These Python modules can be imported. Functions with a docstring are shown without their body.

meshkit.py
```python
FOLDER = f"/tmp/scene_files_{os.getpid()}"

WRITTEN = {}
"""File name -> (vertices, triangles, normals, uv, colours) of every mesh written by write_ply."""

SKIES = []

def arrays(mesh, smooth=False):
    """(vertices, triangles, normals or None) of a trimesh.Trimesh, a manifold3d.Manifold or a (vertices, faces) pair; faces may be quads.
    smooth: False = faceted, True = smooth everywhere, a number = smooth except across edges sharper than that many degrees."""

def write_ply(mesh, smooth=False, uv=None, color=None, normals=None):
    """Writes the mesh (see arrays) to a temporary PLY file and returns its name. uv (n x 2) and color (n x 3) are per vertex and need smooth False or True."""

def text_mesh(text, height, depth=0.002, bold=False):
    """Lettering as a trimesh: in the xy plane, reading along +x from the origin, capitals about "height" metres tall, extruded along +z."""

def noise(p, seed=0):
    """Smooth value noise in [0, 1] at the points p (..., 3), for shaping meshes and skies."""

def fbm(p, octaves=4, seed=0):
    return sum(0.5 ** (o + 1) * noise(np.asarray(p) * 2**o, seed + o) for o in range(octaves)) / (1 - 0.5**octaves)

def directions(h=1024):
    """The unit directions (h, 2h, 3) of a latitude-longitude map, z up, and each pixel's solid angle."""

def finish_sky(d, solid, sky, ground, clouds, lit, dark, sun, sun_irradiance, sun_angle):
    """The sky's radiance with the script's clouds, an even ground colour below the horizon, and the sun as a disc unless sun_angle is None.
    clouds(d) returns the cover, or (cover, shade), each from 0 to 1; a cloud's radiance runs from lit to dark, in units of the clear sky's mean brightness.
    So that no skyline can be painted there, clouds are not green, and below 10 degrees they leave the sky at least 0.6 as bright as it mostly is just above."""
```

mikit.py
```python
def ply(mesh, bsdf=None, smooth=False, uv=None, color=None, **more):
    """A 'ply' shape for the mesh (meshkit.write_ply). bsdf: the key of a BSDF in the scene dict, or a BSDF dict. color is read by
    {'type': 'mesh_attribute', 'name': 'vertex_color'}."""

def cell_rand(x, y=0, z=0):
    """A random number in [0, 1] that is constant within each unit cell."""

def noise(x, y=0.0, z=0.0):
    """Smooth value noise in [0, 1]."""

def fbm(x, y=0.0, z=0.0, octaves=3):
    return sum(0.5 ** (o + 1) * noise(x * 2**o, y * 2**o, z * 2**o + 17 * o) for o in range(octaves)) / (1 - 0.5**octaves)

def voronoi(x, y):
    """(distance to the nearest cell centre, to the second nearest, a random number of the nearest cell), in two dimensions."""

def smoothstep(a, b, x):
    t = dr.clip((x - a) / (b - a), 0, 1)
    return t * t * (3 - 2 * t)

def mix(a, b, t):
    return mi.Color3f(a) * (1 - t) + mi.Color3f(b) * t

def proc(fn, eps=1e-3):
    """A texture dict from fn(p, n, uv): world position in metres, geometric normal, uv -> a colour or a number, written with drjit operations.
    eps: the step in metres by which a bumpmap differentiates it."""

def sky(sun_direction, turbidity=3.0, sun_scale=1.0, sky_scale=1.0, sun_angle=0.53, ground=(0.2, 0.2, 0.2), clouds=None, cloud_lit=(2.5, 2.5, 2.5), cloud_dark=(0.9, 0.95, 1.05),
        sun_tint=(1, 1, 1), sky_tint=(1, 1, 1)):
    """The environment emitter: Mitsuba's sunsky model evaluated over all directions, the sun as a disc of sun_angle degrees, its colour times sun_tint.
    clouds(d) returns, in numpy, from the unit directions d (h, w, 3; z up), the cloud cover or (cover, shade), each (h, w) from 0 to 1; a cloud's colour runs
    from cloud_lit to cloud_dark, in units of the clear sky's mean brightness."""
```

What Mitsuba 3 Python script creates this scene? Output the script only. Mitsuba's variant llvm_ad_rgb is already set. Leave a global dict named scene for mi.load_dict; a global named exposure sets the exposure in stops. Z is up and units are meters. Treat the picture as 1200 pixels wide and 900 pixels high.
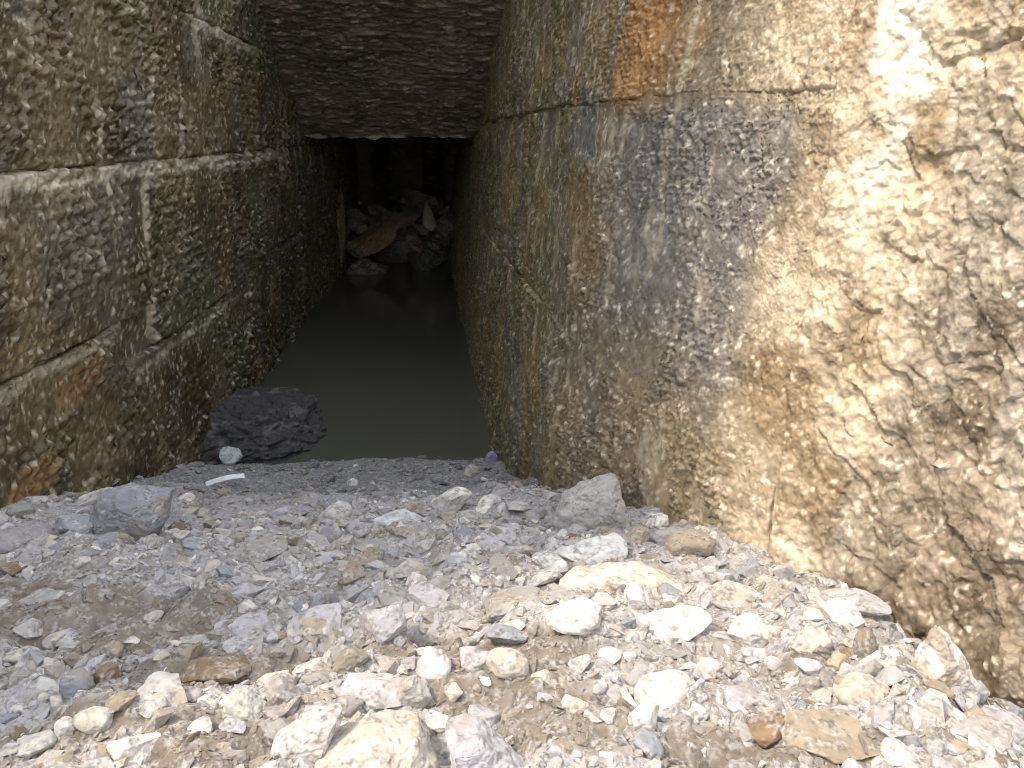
import math, numpy as np, trimesh, mitsuba as mi, drjit as dr, mikit, meshkit
from mikit import noise, fbm, smoothstep, mix, proc

N = meshkit.noise
F = meshkit.fbm


def ss(a, b, x):
    t = np.clip((x - a) / (b - a), 0, 1)
    return t * t * (3 - 2 * t)


def lerp(a, b, t):
    t = np.asarray(t)[..., None]
    return np.asarray(a) * (1 - t) + np.asarray(b) * t


# ---------------------------------------------------------------- camera, sky, exposure
T = mi.ScalarTransform4f
PITCH, YAW = math.radians(10), math.atan(0.07 * math.cos(math.radians(10)))
FW = np.array([math.sin(YAW) * math.cos(PITCH), math.cos(YAW) * math.cos(PITCH), -math.sin(PITCH)])
exposure = 3.0
SUN = (-0.62, -0.40, 1.0)
scene = {'type': 'scene', 'camera': {'type': 'perspective', 'fov': 2 * math.degrees(math.atan(0.6)), 'fov_axis': 'x', 'near_clip': 0.02, 'far_clip': 400.0,
         'principal_point_offset_y': 113.67 / 900, 'to_world': T().look_at(origin=[0, 0, 0], target=FW.tolist(), up=[0, 0, 1])}}
scene['sky'] = mikit.sky(SUN, turbidity=5, sun_scale=0.36, sun_angle=6, sun_tint=(1.0, 0.985, 0.965), ground=(0.25, 0.23, 0.2), sky_tint=(1.0, 1.0, 1.0),
                         clouds=lambda d: 0.55 + 0.4 * ss(0.4, 0.6, F(d * 2.5, 3, 5)), cloud_lit=(2.5, 2.48, 2.48), cloud_dark=(1.6, 1.6, 1.62))
labels = {}

# ---------------------------------------------------------------- materials
grain = proc(lambda p, n, uv: fbm(p.x * 330, p.y * 330, p.z * 330, 3), eps=7e-4)
pits = proc(lambda p, n, uv: noise(p.x * 150, p.y * 150, p.z * 110) * 0.6 + noise(p.x * 420, p.y * 420, p.z * 300) * 0.4, eps=1e-3)
vcol = {'type': 'mesh_attribute', 'name': 'vertex_color'}


def rough(base, roughness=0.85, specular=0.3):
    return {'type': 'principled', 'base_color': base, 'roughness': roughness, 'specular': specular}


def rgb(*c):
    return {'type': 'rgb', 'value': list(c)}


scene['masonry'] = {'type': 'twosided', 'b': {'type': 'bumpmap', 'tex': pits, 'scale': 0.0045, 'bsdf': rough(vcol, 0.5, 0.5)}}
dust_w = proc(lambda p, n, uv: 0.62 * smoothstep(0.40, 0.68, fbm(p.x * 110, p.y * 110, p.z * 110, 4)))
scene['rock'] = {'type': 'twosided', 'b': {'type': 'bumpmap', 'tex': grain, 'scale': 0.0034, 'bsdf': {
    'type': 'blendbsdf', 'weight': dust_w, 'a': rough(vcol, 0.85, 0.25),
    'b': rough(proc(lambda p, n, uv: mix((0.09, 0.085, 0.08), (0.56, 0.55, 0.545), smoothstep(0.2, 0.8, fbm(p.x * 300, p.y * 300, p.z * 300, 2)))), 0.9, 0.2)}}}
scene['earth'] = {'type': 'twosided', 'b': rough(proc(lambda p, n, uv: mix((0.15, 0.12, 0.085), (0.3, 0.26, 0.2), fbm(p.x * 3, p.y * 3, p.z * 3, 4))), 0.95, 0.2)}
scene['murky_water'] = {'type': 'bumpmap', 'tex': proc(lambda p, n, uv: fbm(p.x * 9, p.y * 6, 0, 2), eps=4e-3), 'scale': 0.0005, 'bsdf': {
    'type': 'roughplastic', 'alpha': 0.015, 'int_ior': 1.33, 'nonlinear': True,
    'diffuse_reflectance': proc(lambda p, n, uv: mix((0.155, 0.165, 0.135), (0.19, 0.197, 0.16), fbm(p.x * 2.2, p.y * 1.3, 3, 3)))}}
scene['white_plastic'] = {'type': 'twosided', 'b': rough(rgb(0.75, 0.82, 0.85), 0.35, 0.5)}
scene['violet_plastic'] = {'type': 'twosided', 'b': rough(rgb(0.33, 0.30, 0.55), 0.4, 0.5)}
scene['bark'] = {'type': 'twosided', 'b': rough(rgb(0.12, 0.06, 0.035), 0.8, 0.3)}


def tag(key, label=None, category=None, group=None, kind=None):
    labels[key] = {k: v for k, v in dict(label=label, category=category, group=group, kind=kind).items() if v}


def numbered(name):
    if name not in scene and not any(k.startswith(name + '__') for k in scene):
        return name
    i = 1
    while f'{name}_{i:03d}' in scene or any(k.startswith(f'{name}_{i:03d}__') for k in scene):
        i += 1
    return f'{name}_{i:03d}'


# ---------------------------------------------------------------- the ground
GY = np.array([-2, 0, 0.3, 0.6, 0.9, 1.2, 1.5, 1.93, 2.4, 2.55, 2.9, 3.6])
GZ = np.array([-0.46, -0.46, -0.47, -0.49, -0.53, -0.585, -0.67, -0.83, -0.955, -1.0, -1.06, -1.35])
_yy = np.linspace(-2, 3.6, 561)
_zz = np.interp(_yy, GY, GZ)
_zz = np.convolve(np.pad(_zz, 9, mode='edge'), np.hanning(21)[1:-1] / np.hanning(21).sum(), 'valid')


def ground_base(x, y):
    return np.interp(y, _yy, _zz)


def ground(x, y):
    x, y = np.broadcast_arrays(np.asarray(x, float), np.asarray(y, float))
    p = np.stack([x, y, 0 * x], -1)
    a = ss(2.75, 1.5, y)
    lump = (F(p * 7 + 3, 3, 11) - 0.5) * 0.065 + (F(p * 24, 3, 12) - 0.5) * 0.034 + (F(p * 90, 2, 13) - 0.5) * 0.007
    dip = -0.075 * ss(0.38, 0.57, x) * ss(1.0, 0.78, y) * ss(0.9, 0.6, x)
    return ground_base(x, y) + dip + lump * (0.15 + 0.85 * a) * ss(-6, 0, y) + 0.03 * ss(-0.35, -0.8, x) * ss(0.9, 1.9, y) * ss(2.6, 2.2, y)


def spaced(*spans):
    """one increasing list of coordinates from (start, end, step) spans"""
    return np.unique(np.concatenate([np.linspace(a, b, max(2, int(round((b - a) / s)) + 1)) for a, b, s in spans]).round(6))


def quads(nu, nv):
    i = np.arange(nu * nv).reshape(nu, nv)
    a, b, c, d = i[:-1, :-1], i[1:, :-1], i[1:, 1:], i[:-1, 1:]
    return np.concatenate([np.stack([a, b, c], -1).reshape(-1, 3), np.stack([a, c, d], -1).reshape(-1, 3)])


gx = spaced((-60, -4, 4), (-4, -1.1, 0.15), (-1.1, 0.75, 0.0045), (0.75, 4, 0.15), (4, 60, 4))
gy = spaced((-80, -4, 4), (-4, 0.2, 0.15), (0.2, 0.45, 0.02), (0.45, 1.3, 0.004), (1.3, 2.7, 0.0065), (2.7, 12, 0.15))
X, Y = np.meshgrid(gx, gy, indexing='ij')
Z = ground(X, Y)
P = np.stack([X, Y, Z], -1)
Q = np.stack([X, Y, 0 * X], -1)
PATCHES = [(0.05, 0.725, 0.10, 0.09), (0.09, 0.645, 0.08, 0.06), (-0.03, 0.81, 0.08, 0.04), (-0.40, 0.92, 0.16, 0.07), (-0.25, 0.785, 0.10, 0.05), (-0.19, 0.65, 0.07, 0.05), (-0.33, 0.68, 0.06, 0.04), (0.2, 0.60, 0.06, 0.04), (-0.53, 1.02, 0.06, 0.03), (0.33, 0.735, 0.035, 0.025), (0.29, 0.60, 0.06, 0.04)]


def bare(x, y):
    """how much of the ground is bare brown soil here"""
    w = F(np.stack([x * 14, y * 14, 0 * x], -1), 3, 26) - 0.5
    m = np.zeros(np.shape(x))
    for a, b, ra, rb in PATCHES:
        m = np.maximum(m, ss(1.15, 0.75, np.hypot((x - a) / ra, (y - b) / rb) + 1.1 * w))
    return m


soil = lerp((0.31, 0.285, 0.26), (0.42, 0.41, 0.405), ss(0.4, 0.62, F(Q * 5, 3, 21)))
soil = lerp(soil, (0.17, 0.13, 0.095), 0.7 * ss(0.56, 0.68, F(Q * 6 + 9, 3, 22)) * ss(1.5, 0.9, Y))
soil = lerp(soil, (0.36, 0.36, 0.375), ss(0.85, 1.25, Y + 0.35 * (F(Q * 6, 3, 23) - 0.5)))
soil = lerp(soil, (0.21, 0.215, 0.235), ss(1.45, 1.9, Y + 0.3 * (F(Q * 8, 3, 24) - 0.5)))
soil = lerp(soil, lerp((0.15, 0.122, 0.097), (0.26, 0.225, 0.185), F(Q * 18, 3, 27)), 0.9 * bare(X, Y))
soil = soil * (0.6 + 0.8 * F(Q * 120, 3, 25))[..., None]
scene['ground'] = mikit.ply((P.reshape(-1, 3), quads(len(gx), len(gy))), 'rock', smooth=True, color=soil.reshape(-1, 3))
tag('ground', kind='structure')

# murky standing water in the channel
wm = trimesh.creation.box((1.9, 8.2, 0.01))
wm.apply_translation((-0.35, 2.3 + 4.1, -1.005))
scene['water'] = mikit.ply(wm, 'murky_water')
tag('water', kind='structure')

# ---------------------------------------------------------------- masonry
# plan of the right wall at its foot, as it runs from the dark end towards the mouth
RP = np.array([(-0.08, 9.0), (-0.012, 6.3), (0.086, 3.5), (0.135, 2.5), (0.172, 1.75), (0.195, 1.58), (0.30, 1.33), (0.405, 1.08), (0.49, 0.96), (0.535, 0.84), (0.565, 0.7), (0.585, 0.55), (0.61, 0.36), (0.72, 0.06)])
_t = np.concatenate([[0], np.cumsum(np.linalg.norm(np.diff(RP, axis=0), axis=1))])
RU = np.linspace(0, _t[-1], 2000)
_k = np.hanning(43)[1:-1] / np.hanning(43).sum()
RX, RY = (np.convolve(np.pad(np.interp(RU, _t, RP[:, i]), 20, mode='reflect', reflect_type='odd'), _k, 'valid') for i in (0, 1))
RNX, RNY = np.gradient(RY, RU), -np.gradient(RX, RU)     # towards the channel
_l = np.hypot(RNX, RNY)
RNX, RNY = RNX / _l, RNY / _l
U_END = RU[-1]


def u_at_y(y):
    return float(np.interp(-y, -RY, RU))


def right_wall(u, v):
    x, y, nx, ny = (np.interp(u, RU, c) for c in (RX, RY, RNX, RNY))
    lean = 0.10 * (v + 1.0) * ss(1.35, 1.9, y) + 0.17 * (v + 0.55) * ss(1.9, 1.35, y)
    n = np.stack([nx, ny, 0.09 + 0 * x], -1)
    n /= np.linalg.norm(n, axis=-1, keepdims=True)
    return np.stack([x - nx * lean, y - ny * lean, v], -1), n


def left_wall(u, v):                                     # u runs away from the camera
    x = -0.785 - 0.012 * (u - 1.5) - 0.01 * np.sin(u * 1.7)
    return np.stack([x, u + 0 * v, v + 0 * u], -1), np.broadcast_to(np.array([1.0, 0.012, 0.0]), x.shape + (3,))


def block(surface, u, v, gap, bulge, offset, relief, colour, seed, depth=0.25, flip=False, mat='masonry', warp=0.02, arris=0.012, smooth=True):
    """one dressed stone: a finely cut and worn face on the wall's surface, rounded off to its joints, and a plain body behind"""
    U, V = np.meshgrid(u, v, indexing='ij')
    du, dv = np.minimum(U - u[0], u[-1] - U), np.minimum(V - v[0], v[-1] - V)
    e = np.minimum(du, dv)
    fade = ss(0.0, 0.10, e)
    S0 = np.stack([U, V, 0 * U + seed], -1)
    # ragged arrises
    U2 = U + (F(S0 * (9, 9, 1), 3, seed) - 0.5) * warp * 2 * (1 - fade)
    V2 = V + (F(S0 * (9, 9, 1) + 40, 3, seed + 1) - 0.5) * warp * 2 * (1 - fade)
    cu, cv = (u[0] + u[-1]) / 2, (v[0] + v[-1]) / 2
    U2 = cu + (U2 - cu) * (1 - 2 * gap / (u[-1] - u[0]))
    V2 = cv + (V2 - cv) * (1 - 2 * gap / (v[-1] - v[0]))
    B, n = surface(U2, V2)
    edge = 0.5 * arris + 0.9 * arris * F(S0 * (14, 14, 1) + 5, 2, seed + 2)
    r = np.clip(e / edge, 0, 1)
    round_off = -arris * (1 - np.sqrt(np.clip(1 - (1 - r) ** 2, 0, 1)))
    d = offset + bulge * (np.clip(e / 0.2, 0, 1) ** 0.6 - 1) + round_off + relief(U2, V2, B)
    face = B + n * d[..., None]
    col = colour(U2, V2, B)
    nu, nv = U.shape
    ring = np.concatenate([np.arange(nu) * nv, (nu - 1) * nv + np.arange(1, nv), np.arange(nu - 2, -1, -1) * nv + nv - 1, np.arange(nv - 2, 0, -1)])
    fv, cvx = face.reshape(-1, 3), np.clip(col.reshape(-1, 3), 0.01, 0.85)
    back = B.reshape(-1, 3)[ring] - n.reshape(-1, 3)[ring] * depth
    centre = back.mean(0, keepdims=True)
    a, m = len(fv), len(ring)
    f = [quads(nu, nv)]
    i = np.arange(m)
    j = (i + 1) % m
    f += [np.stack([ring[i], a + i, a + j], -1), np.stack([ring[i], a + j, ring[j]], -1), np.stack([a + i, np.full(m, a + m), a + j], -1)]
    f = np.concatenate(f)
    if flip:
        f = f[:, ::-1]
    return mikit.ply((np.vstack([fv, back, centre]), f), mat, smooth=smooth, color=np.vstack([cvx, cvx[ring], cvx[:1]]))


def tooled(amp, su, sv, big, seed):
    """punched and weathered stone face"""
    def fn(U, V, B):
        q = np.stack([B[..., 0] * su, (B[..., 1]) * su, B[..., 2] * sv], -1)
        a = N(q, seed)
        b = N(q * 2.1 + 7, seed + 1)
        c = F(B * 5, 3, seed + 2) - 0.5
        g = F(B * 16 + 3, 2, seed + 3) - 0.5
        m = 0.35 + 1.3 * ss(0.3, 0.7, F(B * 5 + 31, 3, seed + 4))
        hole = ss(0.66, 0.86, N(q * 0.8 + 13, seed + 5))
        return amp * m * (1.5 * np.abs(a - 0.5) ** 0.7 + 0.9 * (b - 0.5) - 0.9 * hole) + big * c + 0.5 * big * g + 0.12 * amp * (N(q * 4.4, seed + 6) - 0.5)
    return fn


def left_colour(U, V, B):
    y, z = B[..., 1], B[..., 2]
    c = lerp((0.09, 0.068, 0.034), (0.23, 0.18, 0.10), ss(0.25, 0.75, F(B * (5, 5, 3), 3, 31)))
    c = lerp(c, (0.155, 0.145, 0.125), 0.6 * ss(0.5, 0.65, F(B * 4 + 3, 3, 32)))
    c = lerp(c, (0.135, 0.145, 0.075), 0.75 * ss(0.48, 0.66, F(B * 2.3 + 9, 3, 33)) * ss(1.5, 3.0, y))
    c = lerp(c, (0.085, 0.082, 0.045), 0.7 * ss(0.5, 0.66, F(B * (6, 6, 2) + 1, 3, 34)) * ss(-0.35, -0.75, z))
    # lime that has run from the joints, in vertical drips
    run = F(np.stack([0 * y, y * 26, z * 2.0], -1), 3, 35)
    c = lerp(c, (0.55, 0.49, 0.36), 0.85 * ss(0.58, 0.72, run) * ss(-0.45, -0.05, z) * ss(0.35, 0.62, F(B * 3 + 20, 2, 36)))
    wob = 0.03 * (F(B * (0, 12, 0), 3, 37) - 0.5) * 2
    for zj, y0, y1, s, w in ((-0.073, 0.9, 4.4, 0.85, 0.014), (-0.43, 1.2, 2.2, 0.35, 0.012), (-0.56, 1.9, 3.4, 0.35, 0.011), (0.36, 2.6, 3.9, 0.6, 0.02)):
        m = np.exp(-((z - zj + 0.012 - wob * 0.6) / (w * (0.4 + 1.2 * N(B * (0, 17, 0), 38)))) ** 2) * ss(y0, y0 + 0.3, y) * ss(y1, y1 - 0.5, y)
        c = lerp(c, (0.70, 0.64, 0.5), np.clip(1.2 * s * m, 0, 1))
    vj = np.exp(-((y - 2.23 - 0.02 * (F(B * (0, 0, 9), 2, 43) - 0.5)) / 0.011) ** 2) * ss(-0.55, -0.45, z) * ss(-0.02, -0.1, z)
    c = lerp(c, (0.6, 0.54, 0.4), 0.95 * vj)
    c = lerp(c, (0.42, 0.25, 0.11), 0.7 * ss(0.6, 0.7, F(B * (4, 4, 8) + 17, 3, 39)) * ss(2.3, 1.4, y) * ss(-0.3, -0.5, z))
    grain_ = N(B * (150, 125, 48), 40) * 0.55 + N(B * (300, 260, 110), 41) * 0.45
    c = lerp(c, (0.46, 0.42, 0.34), 0.9 * ss(0.60, 0.76, grain_))
    return c * (0.26 + 1.2 * grain_)[..., None]


def right_colour(U, V, B):
    x, y, z = B[..., 0], B[..., 1], B[..., 2]
    q = B + 0.10 * (np.stack([F(B * 6, 3, 50), F(B * 6 + 9, 3, 51), F(B * 6 + 17, 3, 52)], -1) - 0.5)
    s, h = np.interp(-q[..., 1], -RY, RU) - u_at_y(1.06), q[..., 2]      # metres along the wall from the seam beside the boulder; height
    c = lerp((0.17, 0.14, 0.10), (0.31, 0.265, 0.20), F(B * 5, 3, 53))
    # green and ochre damp towards the dark end
    c = lerp(c, (0.20, 0.195, 0.10), 0.85 * ss(-0.55, -0.95, s) * ss(0.35, 0.6, F(B * 4, 3, 54)))
    c = lerp(c, (0.32, 0.23, 0.10), 0.6 * ss(0.52, 0.64, F(B * 5 + 30, 3, 55)) * ss(-0.3, -0.7, s))
    # bare grey panel of punched stone
    g = ss(-0.58, -0.48, s) * ss(-0.085, -0.15, s) * ss(-0.42, -0.25, h + 0.35 * (s + 0.3)) * ss(0.06, 0.02, h)
    c = lerp(c, (0.20, 0.19, 0.18), 0.92 * g)
    c = lerp(c, (0.16, 0.19, 0.20), 0.7 * ss(0.17, 0.08, np.hypot((s + 0.78) * 1.0, (h - 0.01) * 1.6)))
    # ochre beside and under it
    c = lerp(c, (0.33, 0.25, 0.145), 0.6 * ss(0.42, 0.6, F(B * 6 + 50, 3, 56)) * ss(-0.26, -0.34, h) * ss(-0.6, -0.4, s))
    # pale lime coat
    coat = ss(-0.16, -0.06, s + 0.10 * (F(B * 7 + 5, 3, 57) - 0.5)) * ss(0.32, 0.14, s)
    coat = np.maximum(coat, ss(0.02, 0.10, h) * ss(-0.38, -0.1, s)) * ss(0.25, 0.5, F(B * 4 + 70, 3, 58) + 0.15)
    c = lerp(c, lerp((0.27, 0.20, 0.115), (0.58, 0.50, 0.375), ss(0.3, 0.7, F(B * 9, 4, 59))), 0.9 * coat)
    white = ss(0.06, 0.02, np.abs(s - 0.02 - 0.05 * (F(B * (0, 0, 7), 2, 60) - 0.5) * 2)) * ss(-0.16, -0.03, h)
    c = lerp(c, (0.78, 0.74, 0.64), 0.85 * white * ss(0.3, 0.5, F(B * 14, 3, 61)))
    # rust run at the top, and the rusty foot of the boulder
    rust = ss(0.20, 0.0, np.abs(s + 0.52) + 0.16 * (F(B * 8 + 33, 3, 68) - 0.5)) * ss(0.03, 0.10, h) * ss(0.35, 0.5, F(np.stack([x * 9, y * 9, z * 2], -1), 3, 62))
    c = lerp(c, (0.46, 0.24, 0.085), 0.85 * rust)
    c = lerp(c, lerp((0.26, 0.14, 0.065), (0.42, 0.25, 0.13), F(B * 22, 3, 49)), 0.9 * ss(0.17, 0.30, s) * ss(-0.04, -0.26, h + 0.1 * (F(B * 8, 3, 63) - 0.5)))
    c = lerp(c, (0.23, 0.195, 0.165), 0.6 * ss(0.45, 0.6, F(B * 8 + 90, 4, 64)) * ss(0.08, 0.18, s))
    bare_ = ss(0.09, 0.17, s + 0.12 * (F(B * 6 + 3, 3, 69) - 0.5)) * ss(0.10, -0.04, h + 0.2 * (F(B * 5 + 61, 3, 70) - 0.5))
    c = lerp(c, lerp((0.105, 0.08, 0.055), (0.34, 0.285, 0.22), ss(0.25, 0.75, F(B * 16, 4, 79))), 0.92 * bare_)
    c = lerp(c, (0.52, 0.47, 0.40), 0.4 * ss(0.52, 0.66, F(np.stack([x * 22, y * 22, z * 3 + 9], -1), 4, 47)) * ss(-0.05, 0.08, s))
    run = F(np.stack([x * 45, y * 45, z * 4], -1), 3, 65)
    c = c * (0.78 + 0.44 * F(np.stack([x * 70 + 5, y * 70, z * 7], -1), 3, 48))[..., None]
    c = lerp(c, (0.55, 0.49, 0.36), 0.6 * ss(0.58, 0.74, run) * ss(-0.1, -0.3, s))
    grain_ = N(B * (230, 230, 150), 66) * 0.55 + N(B * (90, 90, 60), 67) * 0.45
    c = lerp(c, (0.60, 0.56, 0.48), 0.7 * ss(0.62, 0.8, grain_))
    return c * (0.35 + 1.3 * grain_)[..., None]


def fine(u0, u1, y_of, near, far, out):
    """coordinates along a wall: a step that grows with the distance, coarse outside the view"""
    xs = [u0]
    while xs[-1] < u1:
        y = y_of(xs[-1])
        xs.append(xs[-1] + (out if y < 0.35 else np.interp(y, [0.6, 1.2, 2.5, 6.0], [near, near * 1.2, (near + far) / 2, far])))
    xs = np.array(xs)
    return u0 + (xs - u0) * (u1 - u0) / (xs[-1] - u0)


# the left wall: (from, to, bottom, top, set forward)
left_blocks = [(0.4, 2.62, -0.065, 0.75, 0.0), (2.62, 3.75, -0.06, 0.365, 0.004), (2.62, 3.75, 0.365, 0.95, 0.012), (3.75, 5.2, -0.05, 0.95, -0.006), (5.2, 6.6, -0.05, 0.6, 0.0), (6.6, 9.0, -0.05, 0.6, 0.0),
               (0.4, 2.23, -0.43, -0.065, 0.022), (2.23, 3.87, -0.54, -0.06, 0.016), (3.87, 6.1, -0.50, -0.05, 0.004), (6.1, 9.0, -0.5, -0.05, 0.03),
               (0.4, 2.02, -0.86, -0.43, 0.03), (2.02, 3.3, -0.93, -0.54, 0.026), (3.3, 4.7, -0.93, -0.52, 0.01), (4.7, 6.3, -0.93, -0.5, 0.0), (6.3, 9.0, -0.93, -0.5, 0.02),
               (0.4, 2.5, -1.35, -0.86, 0.03), (2.5, 4.4, -1.35, -0.93, 0.03), (4.4, 9.0, -1.35, -0.93, 0.01),
               (0.4, 1.7, 0.75, 1.35, 0.0), (1.7, 3.2, 0.75, 1.35, 0.0)]
for i, (a, b, z0, z1, off) in enumerate(left_blocks):
    step_v = 0.0045 if a < 2.5 and z0 < 0.7 else 0.007 if z0 < 0.7 else 0.03
    uu = fine(a, b, lambda y: y - 0.9 if y < 1.4 else y, 0.0042 if z0 < 0.7 else 0.03, 0.013 if z0 < 0.7 else 0.03, 0.02)
    vv = np.linspace(z0, z1, int((z1 - z0) / step_v) + 2)
    k = numbered('stone_wall__stone_block')
    scene[k] = block(left_wall, uu, vv, 0.001, 0.003, off * 0.4, tooled(0.015, 115, 40, 0.026, 100 + i), left_colour, 100 + i, arris=0.006, warp=0.012)
MU, MV = np.meshgrid(spaced((0.42, 1.4, 0.05), (1.4, 4, 0.01), (4, 9, 0.05)), spaced((-1.3, -0.95, 0.05), (-0.95, 0.5, 0.009), (0.5, 1.3, 0.05)), indexing='ij')
mb, mn = left_wall(MU, MV)
mb = mb + mn * (-0.010 + 0.016 * (F(mb * 22, 3, 90) - 0.5))[..., None]
scene['stone_wall__mortar'] = mikit.ply((mb.reshape(-1, 3), quads(*MU.shape)), 'masonry', smooth=True, color=np.clip(left_colour(MU, MV, mb) * 1.1, 0.01, 0.85).reshape(-1, 3))
tag('stone_wall', 'dark brown punched stone block wall with a pale lime joint, left of the water channel', 'wall')

# the right wall
ua, us, uc = u_at_y(1.62), u_at_y(1.06), U_END
uy = lambda u: float(np.interp(u, RU, RY))


def facets(U, V, size, seed):
    """broken stone: patches of the face with a slope of their own each"""
    q = np.stack([U, V], -1) / size
    i0 = np.floor(q)
    best, val = np.full(U.shape, 9.0), np.zeros(U.shape)
    for o in np.ndindex(3, 3):
        c = i0 + np.array(o) - 1
        h = [N(np.stack([c[..., 0], c[..., 1], 0 * U + 9 * k], -1), seed + 7 * k) for k in range(5)]
        e = q - np.stack([c[..., 0] + h[0], c[..., 1] + h[1]], -1)
        d = (e ** 2).sum(-1)
        val = np.where(d < best, (h[2] - 0.5) * 0.7 + e[..., 0] * (h[3] - 0.5) * 1.6 + e[..., 1] * (h[4] - 0.5) * 1.6, val)
        best = np.minimum(best, d)
    return val


def boulder(U, V, B):
    a, b = (F(np.stack([U * 16, V * 16, 0 * U + 40 * k], -1), 4, 80 + k) - 0.5 for k in range(2))
    u, v = U + 0.8 * V + 0.05 * a, V - 0.7 * U + 0.05 * b
    into = 0.15 + 0.85 * ss(us, us + 0.12, U)
    vein = ss(0.035, 0.0, np.abs(F(B * (7, 7, 5) + 3, 4, 84) - 0.5))
    return into * (0.009 * facets(u, v * 0.7, 0.085, 501) + 0.006 * facets(u + 3, v * 0.7, 0.034, 611) - 0.006 * vein) + 0.03 * (F(B * 3.2, 2, 85) - 0.5) + 0.013 * (F(B * 30, 4, 87) - 0.5) + 0.005 * N(B * (190, 190, 130), 86) + 0.004 * N(B * (95, 95, 60), 92)


right_blocks = [(0.0, u_at_y(4.3), 0.06, 0.6, 0.0), (u_at_y(4.3), u_at_y(1.9), 0.07, 0.95, 0.012), (u_at_y(1.9), us, 0.065, 0.7, 0.0),
                (0.0, u_at_y(3.6), -0.42, 0.06, 0.004), (u_at_y(3.6), ua, -0.40, 0.07, -0.004), (ua, us, -0.95, 0.065, -0.008),
                (0.0, u_at_y(4.6), -1.35, -0.42, 0.0), (u_at_y(4.6), u_at_y(2.45), -1.35, -0.41, 0.004), (u_at_y(2.45), ua, -1.35, -0.40, 0.016)]
for i, (a, b, z0, z1, off) in enumerate(right_blocks):
    near = b >= us - 0.01
    vv = np.linspace(z0, z1, int((z1 - z0) / (0.0028 if near else 0.0052)) + 2)
    uu = fine(a, b, uy, 0.0027, 0.016, 0.016)
    k = numbered('stone_wall_001__stone_block')
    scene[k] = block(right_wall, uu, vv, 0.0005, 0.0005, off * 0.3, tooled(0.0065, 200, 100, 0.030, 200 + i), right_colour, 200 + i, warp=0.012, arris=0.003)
uu, vv = fine(us, uc, uy, 0.0022, 0.02, 0.02), spaced((-0.8, 0.32, 0.0023), (0.32, 0.75, 0.03))
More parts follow.
